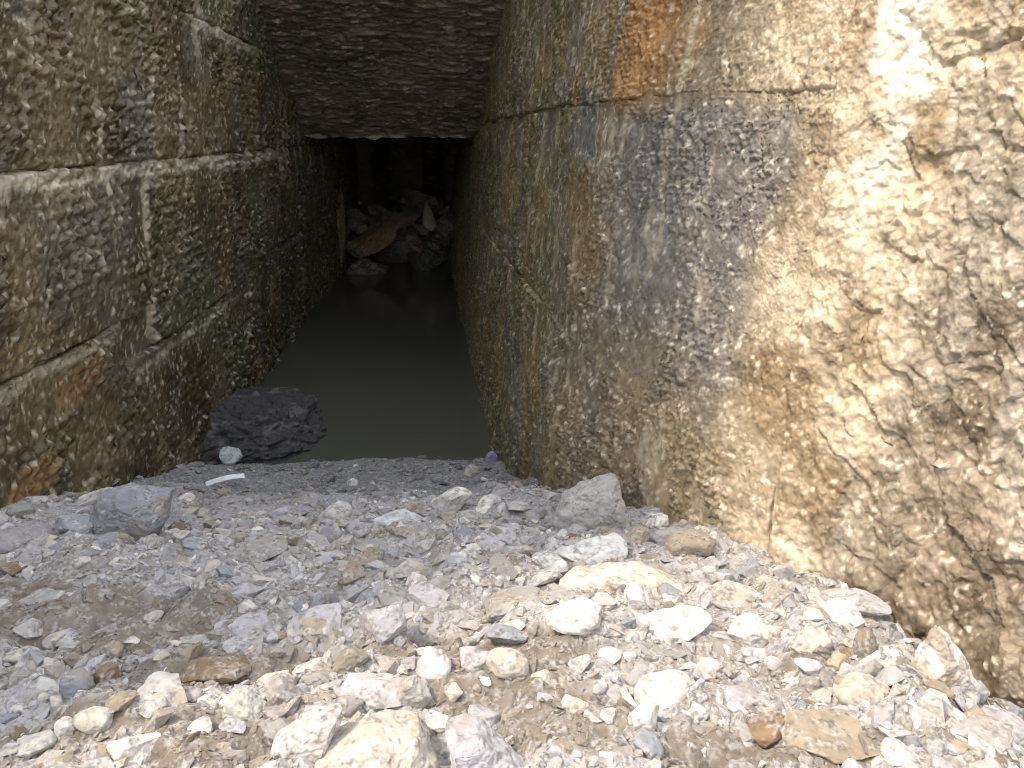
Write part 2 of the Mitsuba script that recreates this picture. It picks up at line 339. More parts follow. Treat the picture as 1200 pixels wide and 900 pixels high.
scene['stone_wall_001__boulder'] = block(right_wall, uu, vv, 0.0, 0.0, 0.0, boulder, right_colour, 220, warp=0.012, arris=0.004)
labels['stone_wall_001__boulder'] = {'label': 'rough fractured natural boulder at the near end of the right wall'}
tag('stone_wall_001', 'sunlit right-hand stone wall, grey and cream with rust stains, flaring out to a rough boulder', 'wall')
MU, MV = np.meshgrid(spaced((0, u_at_y(2.2), 0.05), (u_at_y(2.2), us + 0.05, 0.006)), spaced((-1.3, -0.8, 0.05), (-0.8, 0.5, 0.006), (0.5, 0.9, 0.05)), indexing='ij')
mb, mn = right_wall(MU, MV)
mb = mb + mn * (-0.002 + 0.018 * (F(mb * 18, 3, 91) - 0.5))[..., None]
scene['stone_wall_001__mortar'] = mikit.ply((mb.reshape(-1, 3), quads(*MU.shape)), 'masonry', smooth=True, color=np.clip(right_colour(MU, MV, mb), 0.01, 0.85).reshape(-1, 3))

# the tilted slab over the channel and the slabs behind it
def slab_surface(y0, z0, y1, z1, thick_n):
    t = np.array([0, y1 - y0, z1 - z0])
    L = np.linalg.norm(t)
    n = np.array([0, t[2], -t[1]]) / L
    def fn(U, V):
        return np.stack([U, y0 + V * t[1] / L, z0 + V * t[2] / L], -1), np.broadcast_to(n, U.shape + (3,))
    return fn, L


def slab_colour(U, V, B):
    c = lerp((0.17, 0.135, 0.10), (0.33, 0.265, 0.20), F(B * (4, 9, 9), 3, 71))
    c = lerp(c, (0.10, 0.105, 0.065), 0.6 * ss(0.5, 0.65, F(B * 4, 3, 72)))
    g = N(B * (34, 150, 150), 73) * 0.6 + N(B * (120, 300, 300), 74) * 0.4
    c = lerp(c, (0.5, 0.43, 0.36), 0.8 * ss(0.6, 0.8, g))
    c = lerp(c, (0.7, 0.65, 0.52), ss(0.022, 0.008, B[..., 2]) * ss(0.42, 0.6, F(B * (6, 0, 0), 3, 75)))  # patchy pale line along the lower edge
    return c * (0.45 + 1.1 * g)[..., None]


def slab_relief(U, V, B):
    q = B * (9, 40, 40) + 0.9 * (F(B * (7, 9, 9), 2, 79)[..., None] - 0.5) * (0, 6, 6)
    crack = -0.03 * ss(0.012, 0.0, np.abs(B[..., 1] - 4.2 + 0.35 * (B[..., 0] + 0.3) + 0.15 * (F(B * (9, 3, 3), 3, 89) - 0.5))) * ss(-0.75, -0.6, B[..., 0]) * ss(0.05, -0.1, B[..., 0])
    return crack + (0.4 + 1.1 * F(B * (5, 8, 8), 2, 88)) * 0.022 * np.abs(N(q, 76) - 0.5) * 2 + 0.011 * N(q * 2.2, 77) + 0.03 * (F(B * (3, 5, 5), 3, 78) - 0.5)


fn, L = slab_surface(3.1, 0.93, 4.97, -0.005, 0.4)
scene['lintel_slab'] = block(fn, np.linspace(-1.05, 0.48, 280), np.linspace(0, L, 420), 0.0, 0.006, 0.0, slab_relief, slab_colour, 300, depth=0.4, flip=False, warp=0.006)
tag('lintel_slab', 'dark brown tilted stone slab roofing the channel, with a patchy pale lower edge', 'slab')
for i, (a, b, z, z2) in enumerate(((5.15, 6.4, 0.10, 0.10), (6.45, 7.6, 0.06, 0.04), (7.62, 8.35, 0.08, -1.3))):  # last slab added at a steep tilt to keep light off the passage end
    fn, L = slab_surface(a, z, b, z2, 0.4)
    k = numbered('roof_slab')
    scene[k] = block(fn, np.linspace(-1.1, 0.45, 60), np.linspace(0, L, 60), 0.004, 0.01, 0.0, slab_relief, lambda U, V, B: slab_colour(U, V, B) * 0.25, 310 + i, depth=0.3)  # slab colour darkened: the shade of the passage is painted in
    tag(k, ('rearmost', 'middle', 'nearest')[2 - i] + ' shade-darkened roof slab in the passage behind the tilted slab', 'slab')

# banks of earth behind the walls and over the passage
def bank(name, x0, x1, y0, y1, z0, z1, seed):
    m = trimesh.creation.box((x1 - x0, y1 - y0, z1 - z0)).subdivide_to_size(0.9 if x1 - x0 < 12 else 2.5)
    m.apply_translation(((x0 + x1) / 2, (y0 + y1) / 2, (z0 + z1) / 2))
    v = np.array(m.vertices)
    v[:, 2] += np.where(v[:, 2] > z0 + 0.1, (F(v * 0.6, 3, seed) - 0.5) * 0.4, 0)
    k = numbered(name)
    scene[k] = mikit.ply((v, m.faces), 'earth', smooth=False)
    tag(k, kind='structure')


bank('earth_bank', -40, -0.98, 0.42, 40, -1.5, 2.7, 1)
bank('earth_bank', 0.95, 40, 0.12, 40, -1.5, 0.95, 2)
bank('earth_bank', -1.3, 1.3, 4.4, 40, 0.62, 1.6, 3)
bank('earth_bank', -1.2, 1.2, 15, 39, -1.4, 0.9, 4)

# ---------------------------------------------------------------- loose stones
COLOURS = {'white': (.72, .70, .66), 'cream': (.60, .545, .46), 'pale': (.50, .49, .48), 'lav': (.46, .45, .50), 'blue': (.27, .30, .35), 'grey': (.33, .32, .31), 'tan': (.37, .30, .21),
           'brown': (.22, .155, .095), 'rust': (.25, .155, .085), 'orange': (.46, .34, .21), 'olive': (.24, .22, .17), 'dark': (.06, .06, .066), 'pink': (.41, .37, .35), 'purple': (.36, .34, .37),
           'green': (.52, .55, .49), 'ice': (.55, .60, .64)}
_grey = np.array((.43, .42, .415))
COLOURS = {k: tuple(np.array(c) * 0.74 + 0.26 * _grey * np.mean(c) / 0.42) for k, c in COLOURS.items()}
scene['wet_rock'] = {'type': 'twosided', 'b': {'type': 'bumpmap', 'tex': grain, 'scale': 0.004, 'bsdf': rough(vcol, 0.6, 0.4)}}


def paint(v, colour, r, wet=0.0, dirt=0.5):
    """each stone's own colour with its mineral mottling, veins and a skin of dust"""
    o = r.uniform(0, 50, 3)
    base = np.array(colour) * r.uniform(0.88, 1.1)
    c = base * (0.45 + 0.55 * F(v * 45 + o, 3, 401) + 0.55 * F(v * 170 + o, 2, 404))[:, None]
    c = lerp(c, (0.36, 0.29, 0.21), dirt * ss(0.56, 0.7, F(v * 28 + o + 9, 3, 402)))
    c = lerp(c, base * 1.25, 0.6 * ss(0.03, 0.0, np.abs(F(v * 16 + o + 20, 2, 403) - 0.5)))
    return np.clip(c * (1 - wet), 0.01, 0.85)


def rock(W, D, H, kind, r, level=3):
    m = trimesh.creation.icosphere(level)
    v = np.array(m.vertices)
    planes, lo, hi = {'rnd': (10, 0.70, 0.92), 'ang': (12, 0.42, 0.80), 'flat': (11, 0.48, 0.85)}[kind]
    n = r.normal(size=(planes, 3))
    n /= np.linalg.norm(n, axis=1, keepdims=True)
    h = r.uniform(lo, hi, planes)
    if kind == 'flat':
        n = np.vstack([n, [[r.normal() * 0.1, r.normal() * 0.1, 1]]])
        n[-1] /= np.linalg.norm(n[-1])
        h = np.append(h, 0.55)
    for _ in range(2):
        for a, b in zip(n, h):
            t = np.maximum(v @ a - b, 0)
            v -= t[:, None] * a
    v /= np.abs(v).max(0)
    v = v * np.array([W, D, H]) / 2
    s = (W * D * H) ** (1 / 3)
    q = v / s + r.uniform(0, 60, 3)
    d = (F(q * 2.2, 2, 411) - 0.5) * 0.12 + (F(q * 7, 3, 412) - 0.5) * 0.07 + (F(q * 20, 2, 415) - 0.5) * 0.03
    u = v / np.linalg.norm(v, axis=1, keepdims=True)
    return v + u * (d * s)[:, None], np.array(m.faces)


def slabby(points, D, r, cell=16):
    """a stone with a given outline: an uneven prism whose two sides are smaller than its middle"""
    p = np.array(points, float)
    c = p.mean(0)
    rows = []
    for k, y in ((0.72, -0.5), (0.97, -0.28), (1.0, 0.0), (0.93, 0.3), (0.65, 0.5)):
        o = (p - c) * (k + r.uniform(-0.05, 0.05, (len(p), 1))) + c
        rows.append(np.stack([o[:, 0], np.full(len(p), y * D) + r.uniform(-0.04, 0.04, len(p)) * D, o[:, 1] - 0.10 * D * (y < -0.4)], -1))
    m = trimesh.Trimesh(np.vstack(rows)).convex_hull
    size = np.ptp(p, axis=0).max()
    m = m.subdivide_to_size(size / cell, max_iter=12)
    m.merge_vertices()
    v = np.array(m.vertices)
    q = v / size + r.uniform(0, 60, 3)
    n = np.array(m.vertex_normals)
    return v + n * ((F(q * 4, 3, 413) - 0.5) * 0.09 + (F(q * 13, 3, 414) - 0.5) * 0.045)[:, None] * size, np.array(m.faces)


def turned(v, yaw, tilt, roll):
    R = trimesh.transformations.euler_matrix(tilt, roll, yaw)[:3, :3]
    return v @ R.T


def put(name, v, f, colours, at, label, group=None, mat='rock', smooth=True):
    k = numbered(name)
    scene[k] = mikit.ply((v + np.asarray(at), f), mat, smooth=smooth, color=colours)
    tag(k, label, 'stone', group)
    return k


# x, y on the ground, width, depth, height, shape, colour, label (, outline across and up)
HEROES = [
    (-0.484, 1.219, 0.119, 0.066, 0.103, 'poly', 'blue', 'large blue-grey angular stone leaning at the foot of the left wall', [(-0.051, 0.048), (-0.035, 0.08), (0.005, 0.09), (0.063, 0.081), (0.063, 0.044), (0.019, -0.013), (-0.033, -0.004), (-0.049, 0.028)]),
    (-0.427, 1.246, 0.051, 0.041, 0.055, 'ang', 'brown', 'small brown stone tucked behind the large blue-grey stone by the left wall'),
    (-0.548, 1.202, 0.067, 0.054, 0.026, 'flat', 'blue', 'flat bluish stone in front of and left of the large blue-grey stone'),
    (-0.634, 1.212, 0.104, 0.083, 0.034, 'flat', 'purple', 'wide purplish-grey stone at the left edge of the picture below the wall'),
    (-0.099, 1.274, 0.103, 0.078, 0.03, 'flat', 'ice', 'pale blue-white flat stone near the middle, closest to the water of its kind'),
    (-0.055, 1.18, 0.087, 0.038, 0.012, 'flat', 'tan', 'thin tan stone lying just under the pale blue-white flat stone'),
    (0.204, 1.227, 0.111, 0.061, 0.101, 'poly', 'pale', 'pale grey pointed triangular stone standing against the foot of the right wall', [(-0.056, 0.01), (-0.041, 0.055), (-0.002, 0.076), (0.038, 0.087), (0.044, 0.038), (0.066, 0.004), (0.013, -0.012), (-0.04, -0.007)]),
    (0.148, 1.185, 0.053, 0.042, 0.025, 'ang', 'blue', 'small blue-grey stone just left of the pointed triangular stone'),
    (0.312, 1.13, 0.07, 0.056, 0.032, 'ang', 'purple', 'grey-purple stone at the foot of the right wall, right of the pointed stone'),
    (0.175, 1.045, 0.105, 0.084, 0.042, 'ang', 'ice', 'large whitish chunk in front of the pointed triangular stone'),
    (0.107, 1.003, 0.066, 0.053, 0.027, 'ang', 'ice', 'whitish stone beside the large whitish chunk, on its left'),
    (0.188, 0.923, 0.138, 0.076, 0.055, 'poly', 'cream', 'long cream slab with a yellowish end lying in the middle right of the rubble', [(-0.069, 0.018), (-0.052, 0.034), (0.017, 0.036), (0.078, 0.016), (0.092, -0.006), (0.038, -0.011), (-0.034, -0.001)]),
    (0.121, 0.792, 0.065, 0.055, 0.033, 'rnd', 'white', 'pure white rounded cobble right of centre in the rubble'),
    (0.189, 0.686, 0.065, 0.055, 0.032, 'rnd', 'white', 'white rounded cobble nearer than the pure white cobble, to its lower right'),
    (0.225, 0.799, 0.078, 0.062, 0.031, 'ang', 'white', 'chalky white broken stone just right of the pure white cobble'),
    (0.191, 0.833, 0.045, 0.036, 0.036, 'ang', 'white', 'small chalky white stone between the cream slab and the broken white stone'),
    (0.306, 0.786, 0.057, 0.046, 0.029, 'ang', 'white', 'white stone with a shaded left side, midway between the white cobbles and the boulder'),
    (0.413, 0.813, 0.065, 0.052, 0.041, 'ang', 'white', 'white angular stone with a dark underside near the foot of the boulder'),
    (0.458, 0.903, 0.109, 0.051, 0.018, 'flat', 'lav', 'flat lavender-grey slab directly behind the white stone with a dark underside'),
    (0.452, 0.762, 0.05, 0.04, 0.032, 'ang', 'pale', 'greyish-cream stone right of the white stone with a dark underside'),
    (0.454, 0.688, 0.062, 0.034, 0.086, 'poly', 'white', 'big upright white wedge stone with a brown striped side, close to the boulder', [(-0.036, 0.013), (-0.024, 0.046), (-0.013, 0.066), (0.002, 0.046), (0.027, 0.009), (0.024, -0.007), (-0.001, -0.01), (-0.028, -0.001)]),
    (0.392, 0.722, 0.029, 0.023, 0.053, 'ang', 'olive', 'upright olive-grey stone with a pale edge, between the orange and the wedge stone'),
    (0.361, 0.717, 0.032, 0.026, 0.034, 'ang', 'orange', 'small orange stone below the white stone with a dark underside'),
    (0.358, 0.659, 0.049, 0.042, 0.027, 'rnd', 'cream', 'pale cream rounded stone left of the big white wedge stone'),
    (0.266, 0.63, 0.05, 0.04, 0.028, 'flat', 'rust', 'rusty brown flat slab near the bottom right of the rubble'),
    (0.25, 0.679, 0.05, 0.04, 0.02, 'ang', 'lav', 'pale grey-blue stone directly behind the rusty brown slab'),
    (0.346, 0.752, 0.039, 0.031, 0.037, 'ang', 'cream', 'cream stone between the shaded white stone and the orange stone'),
    (0.004, 1.012, 0.05, 0.04, 0.018, 'flat', 'ice', 'small pale blue flat stone right of centre line, behind the brown soil patch'),
    (-0.156, 0.921, 0.041, 0.033, 0.037, 'ang', 'blue', 'blue-grey angular stone left of the centre of the rubble'),
    (-0.15, 0.844, 0.062, 0.05, 0.021, 'flat', 'lav', 'pale lavender flat stone nearer than the blue-grey angular stone'),
    (-0.08, 0.824, 0.055, 0.044, 0.053, 'ang', 'lav', 'lavender block of stone at the centre of the rubble'),
    (-0.106, 0.769, 0.048, 0.038, 0.039, 'ang', 'olive', 'dull olive-grey block beside the lavender block, on its left'),
    (-0.028, 0.892, 0.063, 0.05, 0.028, 'ang', 'lav', 'lavender stone with a dark gap under its right end, behind the lavender block'),
    (-0.079, 0.7, 0.072, 0.058, 0.03, 'ang', 'lav', 'whitish lavender stone with small dark holes below the olive-grey block'),
    (-0.037, 0.69, 0.035, 0.028, 0.045, 'ang', 'pale', 'pale grey stone right of the whitish lavender stone'),
    (-0.128, 0.615, 0.056, 0.031, 0.072, 'poly', 'pale', 'long whitish slab slanting up from the bottom edge, left of the big cream stone', [(-0.029, -0.005), (-0.017, 0.027), (0.017, 0.052), (0.035, 0.052), (0.027, 0.032), (0.011, -0.008)]),
    (-0.067, 0.609, 0.109, 0.06, 0.043, 'poly', 'cream', 'big cream-orange stone at the bottom edge, left of centre', [(-0.055, -0.002), (-0.044, 0.022), (-0.005, 0.039), (0.036, 0.034), (0.049, 0.011), (0.044, -0.012)]),
    (0.018, 0.601, 0.074, 0.041, 0.044, 'poly', 'lav', 'pale lavender slab slanting down to the right at the bottom edge', [(-0.03, 0.044), (-0.004, 0.042), (0.017, 0.022), (0.045, -0.008), (-0.003, -0.007), (-0.024, 0.004)]),
    (-0.017, 0.603, 0.024, 0.019, 0.017, 'ang', 'ice', 'small pale blue stone wedged between the cream stone and the slanting slab'),
    (-0.186, 0.688, 0.043, 0.034, 0.034, 'ang', 'green', 'pale greenish pointed stone left of the long whitish slab'),
    (-0.156, 0.705, 0.035, 0.028, 0.041, 'ang', 'pink', 'pinkish-grey stone just right of the pale greenish pointed stone'),
    (-0.314, 0.682, 0.032, 0.027, 0.021, 'rnd', 'green', 'greenish-white rounded pebble near the lower left corner'),
    (-0.337, 0.68, 0.019, 0.016, 0.022, 'rnd', 'white', 'small white pebble touching the greenish-white pebble on its left'),
    (-0.355, 0.744, 0.033, 0.028, 0.031, 'rnd', 'blue', 'dark blue-grey rounded stone near the lower left'),
    (-0.334, 0.757, 0.027, 0.022, 0.024, 'ang', 'rust', 'rust-brown stone beside the dark blue-grey rounded stone'),
    (-0.262, 0.64, 0.051, 0.04, 0.033, 'ang', 'white', 'white chunk right of the greenish-white pebble at lower left'),
    (-0.265, 0.716, 0.053, 0.042, 0.018, 'flat', 'pale', 'pale flat stone behind the white chunk at lower left'),
    (-0.274, 0.865, 0.077, 0.028, 0.012, 'flat', 'pale', 'thin long pale flake left of the centre of the rubble'),
    (-0.232, 0.761, 0.067, 0.054, 0.027, 'ang', 'brown', 'tan-brown lump of earthy stone left of the pinkish-grey stone'),
    (-0.3, 0.698, 0.037, 0.03, 0.014, 'flat', 'tan', 'tan flat stone behind the greenish-white pebble'),
    (-0.363, 0.672, 0.043, 0.034, 0.019, 'ang', 'pale', 'pale stone at the lower left corner of the rubble'),
    (0.346, 0.578, 0.044, 0.035, 0.018, 'ang', 'white', 'white stone at the bottom edge below the big wedge stone'),
    (0.299, 0.606, 0.075, 0.06, 0.022, 'flat', 'tan', 'tan-brown flat stone at the bottom edge right of the rusty slab'),
    (0.435, 0.596, 0.055, 0.044, 0.027, 'flat', 'pink', 'pinkish-tan slab at the lower right corner under the boulder'),
    (0.393, 0.618, 0.042, 0.034, 0.017, 'ang', 'pale', 'pale stone in front of the big white wedge stone'),
    (0.153, 0.622, 0.032, 0.026, 0.026, 'ang', 'white', 'white broken stone below the nearer white rounded cobble, on its left'),
    (0.125, 0.632, 0.018, 0.015, 0.015, 'ang', 'white', 'small white stone at the right rim of the brown soil patch near the bottom'),
    (0.246, 0.723, 0.035, 0.028, 0.024, 'ang', 'cream', 'cream stone right of the nearer white rounded cobble'),
    (0.052, 0.811, 0.049, 0.039, 0.02, 'ang', 'blue', 'bluish stone in the brown soil left of the pure white cobble'),
    (0.123, 0.873, 0.056, 0.045, 0.017, 'flat', 'grey', 'grey flat stone behind the pure white cobble'),
    (0.319, 0.89, 0.068, 0.053, 0.019, 'flat', 'pale', 'pale flat stone at right, between the right wall and the shaded white stone'),
    (-0.27, 1.085, 0.09, 0.053, 0.019, 'flat', 'grey', 'grey flat stone left of centre, in the shade before the water'),
    (-0.366, 1.069, 0.066, 0.053, 0.027, 'ang', 'pale', 'pale stone in front of the small brown stone by the left wall'),
    (-0.502, 0.978, 0.06, 0.048, 0.031, 'ang', 'pale', 'pale whitish stone near the left edge, behind the yellow-brown soil'),
    (-0.3, 1.395, 0.087, 0.047, 0.016, 'flat', 'blue', 'flat bluish stone half buried in the dark gravel left of the pale blue-white stone'),
    (0.067, 1.148, 0.073, 0.049, 0.017, 'flat', 'lav', 'flat grey-lavender stone in the shade left of the small blue-grey stone'),
    (0.447, 0.639, 0.029, 0.024, 0.017, 'ang', 'tan', 'small tan stone under the right end of the big white wedge stone'),
    (-0.583, 1.091, 0.045, 0.035, 0.012, 'flat', 'rust', 'thin rusty flake at the left edge of the picture'),
    (-0.452, 0.839, 0.035, 0.028, 0.014, 'ang', 'cream', 'small cream stone at the left edge of the rubble'),
    (-0.255, 2.002, 0.033, 0.027, 0.028, 'ang', 'white', 'small white chip on the dark gravel before the water, left one of a pair'),
    (-0.2, 1.946, 0.02, 0.016, 0.026, 'ang', 'white', 'small white chip on the dark gravel before the water, right one of a pair'),
    (-0.076, 1.723, 0.029, 0.023, 0.012, 'flat', 'white', 'tiny whitish chip on the dark gravel, right of the pair of white chips'),
    (0.072, 2.052, 0.026, 0.021, 0.012, 'flat', 'white', 'tiny white chip near the right end of the water edge, beneath the violet scrap'),
]

taken = []
for i, (x, y, W, D, H, kind, colour, label, *outline) in enumerate(HEROES):
    r = np.random.default_rng(500 + i)
    if outline:
        v, f = slabby(outline[0], D, r, 26)
        at = (x, y, ground_base(x, y) - 0.006)
    else:
        v, f = rock(W, D, H, kind, r, 4 if W > 0.035 else 3)
        v = turned(v, r.uniform(-0.5, 0.5), r.uniform(-0.15, 0.2), r.uniform(-0.2, 0.2))
        at = (x, y, float(ground(x, y)) + H * (0.11 if kind != 'flat' else 0.09))
    c = paint(v, COLOURS[colour], r, wet=0.45 * float(ss(1.6, 2.1, y)) if colour != 'white' else 0)
    if 'brown striped side' in label:
        c = lerp(c, (0.30, 0.22, 0.15), 0.75 * ss(0.0, 0.4, np.sin(v[:, 0] * 190 + v[:, 2] * 60 + 3 * F(v * 30, 2, 1))) * ss(0.004, -0.012, v[:, 0]))
    put('stone', v, f, c, at, label)
    taken.append((x, y, W / 2))

# the smaller rubble one can still pick out
KINDS = [('pale', 'pale grey', 5), ('lav', 'lavender-grey', 5), ('grey', 'mid grey', 4), ('blue', 'blue-grey', 3), ('tan', 'tan', 3), ('brown', 'dark brown', 0.8), ('white', 'chalk-white', 3), ('cream', 'cream', 2.5), ('pink', 'pinkish-grey', 1.5)]
wts = np.array([k[2] for k in KINDS]) / sum(k[2] for k in KINDS)
r = np.random.default_rng(77)


def foot_x(y):
    return np.interp(-y, -RY, RX) - 0.10 * (ground_base(0, y) + 1) * ss(1.35, 1.9, y) * 0


def scatter_point(r, p, y0, y1):
    while True:
        u = r.uniform()
        y = (y0 ** (1 - p) + u * (y1 ** (1 - p) - y0 ** (1 - p))) ** (1 / (1 - p))
        lo, hi = max(-0.80, -0.56 * y - 0.06), min(float(foot_x(y)), 0.75 * y + 0.05)
        x = r.uniform(-0.9, 0.65)
        if lo < x < hi - 0.005:
            return x, y


LANDMARKS = {'large blue-grey angular': 'large blue-grey stone', 'pale blue-white flat stone near the middle': 'pale blue-white flat stone', 'pale grey pointed triangular': 'pointed triangular stone',
             'large whitish chunk': 'large whitish chunk', 'long cream slab': 'long cream slab', 'pure white rounded': 'pure white cobble', 'chalky white broken': 'chalky white broken stone',
             'white angular stone with a dark': 'white stone with a dark underside', 'big upright white wedge': 'white wedge stone', 'small orange': 'small orange stone', 'rusty brown flat slab': 'rusty brown slab',
             'blue-grey angular stone left': 'blue-grey angular stone', 'lavender block': 'lavender block', 'dull olive-grey': 'olive-grey block', 'long whitish slab': 'long whitish slab', 'big cream-orange': 'big cream-orange stone',
             'pale lavender slab slanting': 'slanting lavender slab', 'greenish-white rounded': 'greenish-white pebble', 'dark blue-grey rounded': 'dark blue-grey rounded stone', 'thin long pale flake': 'thin long flake',
             'wide purplish-grey': 'wide purplish-grey stone', 'small white chip on the dark gravel before the water, left': 'pair of white chips', 'grey-purple stone': 'grey-purple stone by the wall',
             'tan-brown lump': 'tan-brown lump', 'white chunk right': 'white chunk at lower left', 'pinkish-tan slab': 'pinkish-tan slab', 'pale cream rounded': 'pale cream rounded stone', 'pale whitish stone near': 'whitish stone near the left edge'}
spots = [(h[0], h[1], short) for h in HEROES for start, short in LANDMARKS.items() if h[7].startswith(start)]
said = {}


def where(x, y):
    """which side of the nearest of the stones with a name of their own, and how far off"""
    a, b, short = min(spots, key=lambda q: (q[0] - x) ** 2 + (0.8 * (q[1] - y)) ** 2)
    d = math.hypot(a - x, b - y)
    ang = round(math.atan2(y - b, x - a) / (math.pi / 4)) % 8
    side = ('right of', 'back-right of', 'behind', 'back-left of', 'left of', 'front-left of', 'in front of', 'front-right of')[ang]
    return f"{'close' if d < 0.06 else 'somewhat' if d < 0.12 else 'well' if d < 0.25 else 'far'} {side} the {short}"


spot_of = {}
count = 0
while count < 222:
    x, y = scatter_point(r, 2.1, 0.50, 2.45)
    W = float(np.clip(r.lognormal(math.log(0.031), 0.38), 0.016, 0.07)) * (0.65 + 0.55 * y)
    if any((x - a) ** 2 + (y - b) ** 2 < (0.42 * W + 0.8 * c) ** 2 for a, b, c in taken):
        continue
    i = r.choice(len(KINDS), p=wts)
    if y > 1.55:
        i = r.choice([2, 3, 3, 1])
        W *= 0.7
    colour, word, _ = KINDS[i]
    kind = r.choice(['ang', 'ang', 'ang', 'flat', 'flat', 'flat', 'rnd'])
    D, H = W * r.uniform(0.6, 1.0), W * (r.uniform(0.4, 0.75) if kind != 'flat' else r.uniform(0.22, 0.35))
    v, f = rock(W, D, H, kind, r, 3)
    v = turned(v, r.uniform(0, 6.28), r.uniform(-0.3, 0.3), r.uniform(-0.3, 0.3))
    shape = {'ang': 'angular', 'flat': 'flat', 'rnd': 'rounded'}[str(kind)]
    label = f'small {word} {shape} stone {where(x, y)}'
    said.setdefault(label, []).append(put('stone', v, f, paint(v, COLOURS[colour], r, 0.5 * float(ss(1.4, 1.9, y))), (x, y, float(ground(x, y)) + H * r.uniform(-0.05, 0.25)), label, f'small {word} rubble stones'))
    spot_of[said[label][-1]] = (x, y, W)
    taken.append((x, y, W / 2))
    count += 1

for label, ks in said.items():                            # stones that would read alike are told apart by size, then by place
    if len(ks) == 2:
        big, little = sorted(ks, key=lambda k: -spot_of[k][2])
        if spot_of[big][2] > 1.15 * spot_of[little][2]:
            labels[big]['label'], labels[little]['label'] = (label.replace('small', w, 1) for w in ('larger', 'smaller'))
        else:
            one, two = sorted(ks, key=lambda k: spot_of[k][0])
            labels[one]['label'], labels[two]['label'] = (w + ' ' + label for w in ('left', 'right'))
    elif len(ks) > 2:
        for w, k in zip(('leftmost', 'second', 'third', 'fourth', 'fifth', 'sixth'), sorted(ks, key=lambda k: spot_of[k][0] / spot_of[k][1])):
            labels[k]['label'] = w + ' ' + label

# grit and pebbles past counting
protos = []
for k in range(14):
    r = np.random.default_rng(900 + k)
    q = r.normal(size=(11, 3))
    q /= np.linalg.norm(q, axis=1, keepdims=True)
    h = trimesh.Trimesh(q * np.array([1, 0.8, 0.6])).convex_hull
    protos.append((np.array(h.vertices), np.array(h.faces)))
r = np.random.default_rng(91)
vs, fs, cs, at = [], [], [], 0
pal = 1.07 * np.array([(.45, .44, .45), (.41, .405, .43), (.37, .37, .40), (.38, .36, .335), (.33, .30, .255), (.60, .59, .575), (.46, .435, .40), (.41, .405, .42)])
for k in range(34000):
    x, y = scatter_point(r, 1.6, 0.48, 2.60)
    s = float(np.clip(r.lognormal(math.log(0.0034), 0.7), 0.0014, 0.018)) * (0.75 + 0.35 * y) * (1 - 0.4 * float(ss(1.2, 1.7, y)))
    soft = float(bare(np.array([x]), np.array([y]))[0])
    if r.uniform() < 0.8 * soft:
        s *= 0.4                                           # crumbs on the bare soil
    q, f = protos[k % 14]
    a = r.uniform(0, 6.28)
    ca, sa = math.cos(a), math.sin(a)
    v = np.stack([q[:, 0] * ca - q[:, 1] * sa, q[:, 0] * sa + q[:, 1] * ca, q[:, 2] + r.uniform(-0.3, 0.3) * q[:, 0]], -1) * s * r.uniform(0.7, 1.2, 3)
    vs.append(v + (x, y, 0))
    fs.append(f + at)
    at += len(v)
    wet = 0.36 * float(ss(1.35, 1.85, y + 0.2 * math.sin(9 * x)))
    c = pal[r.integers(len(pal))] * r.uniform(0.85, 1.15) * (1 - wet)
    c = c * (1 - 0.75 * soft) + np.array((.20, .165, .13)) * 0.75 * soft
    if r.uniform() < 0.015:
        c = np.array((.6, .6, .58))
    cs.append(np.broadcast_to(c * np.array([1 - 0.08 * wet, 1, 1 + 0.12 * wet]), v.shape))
    vs[-1][:, 2] += r.uniform(-0.25, 0.25) * s
vs = np.vstack(vs)
ctr = vs[:, :2]
vs[:, 2] += ground(ctr[:, 0], ctr[:, 1])
r = np.random.default_rng(93)
rv, rf, rc, at = [], [], [], 0
for k in range(900):
    x, y = scatter_point(r, 1.8, 0.48, 2.1)
    W = float(np.clip(r.lognormal(math.log(0.019), 0.3), 0.010, 0.030)) * (0.65 + 0.45 * y)
    if bare(np.array([x]), np.array([y]))[0] > 0.5 and r.uniform() < 0.75:
        continue
    v, f = rock(W, W * r.uniform(0.6, 1), W * r.uniform(0.3, 0.65), 'ang', r, 2)
    v = turned(v, r.uniform(0, 6.28), r.uniform(-0.4, 0.4), r.uniform(-0.4, 0.4))
    kind = KINDS[r.choice(len(KINDS), p=wts)][0]
    rv.append(v + (x, y, float(ground(x, y)) + W * r.uniform(-0.05, 0.12)))
    rc.append(paint(v, COLOURS[kind], r, 0.4 * float(ss(1.3, 1.8, y))))
    rf.append(f + at)
    at += len(v)
scene['rubble'] = mikit.ply((np.vstack(rv), np.vstack(rf)), 'rock', smooth=False, color=np.vstack(rc))
tag('rubble', 'broken grey and whitish rubble packed between the larger stones of the slope', 'rubble', kind='stuff')
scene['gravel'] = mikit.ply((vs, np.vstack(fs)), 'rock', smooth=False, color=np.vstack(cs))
tag('gravel', 'fine grey and bluish gravel covering the slope down to the water', 'gravel', kind='stuff')

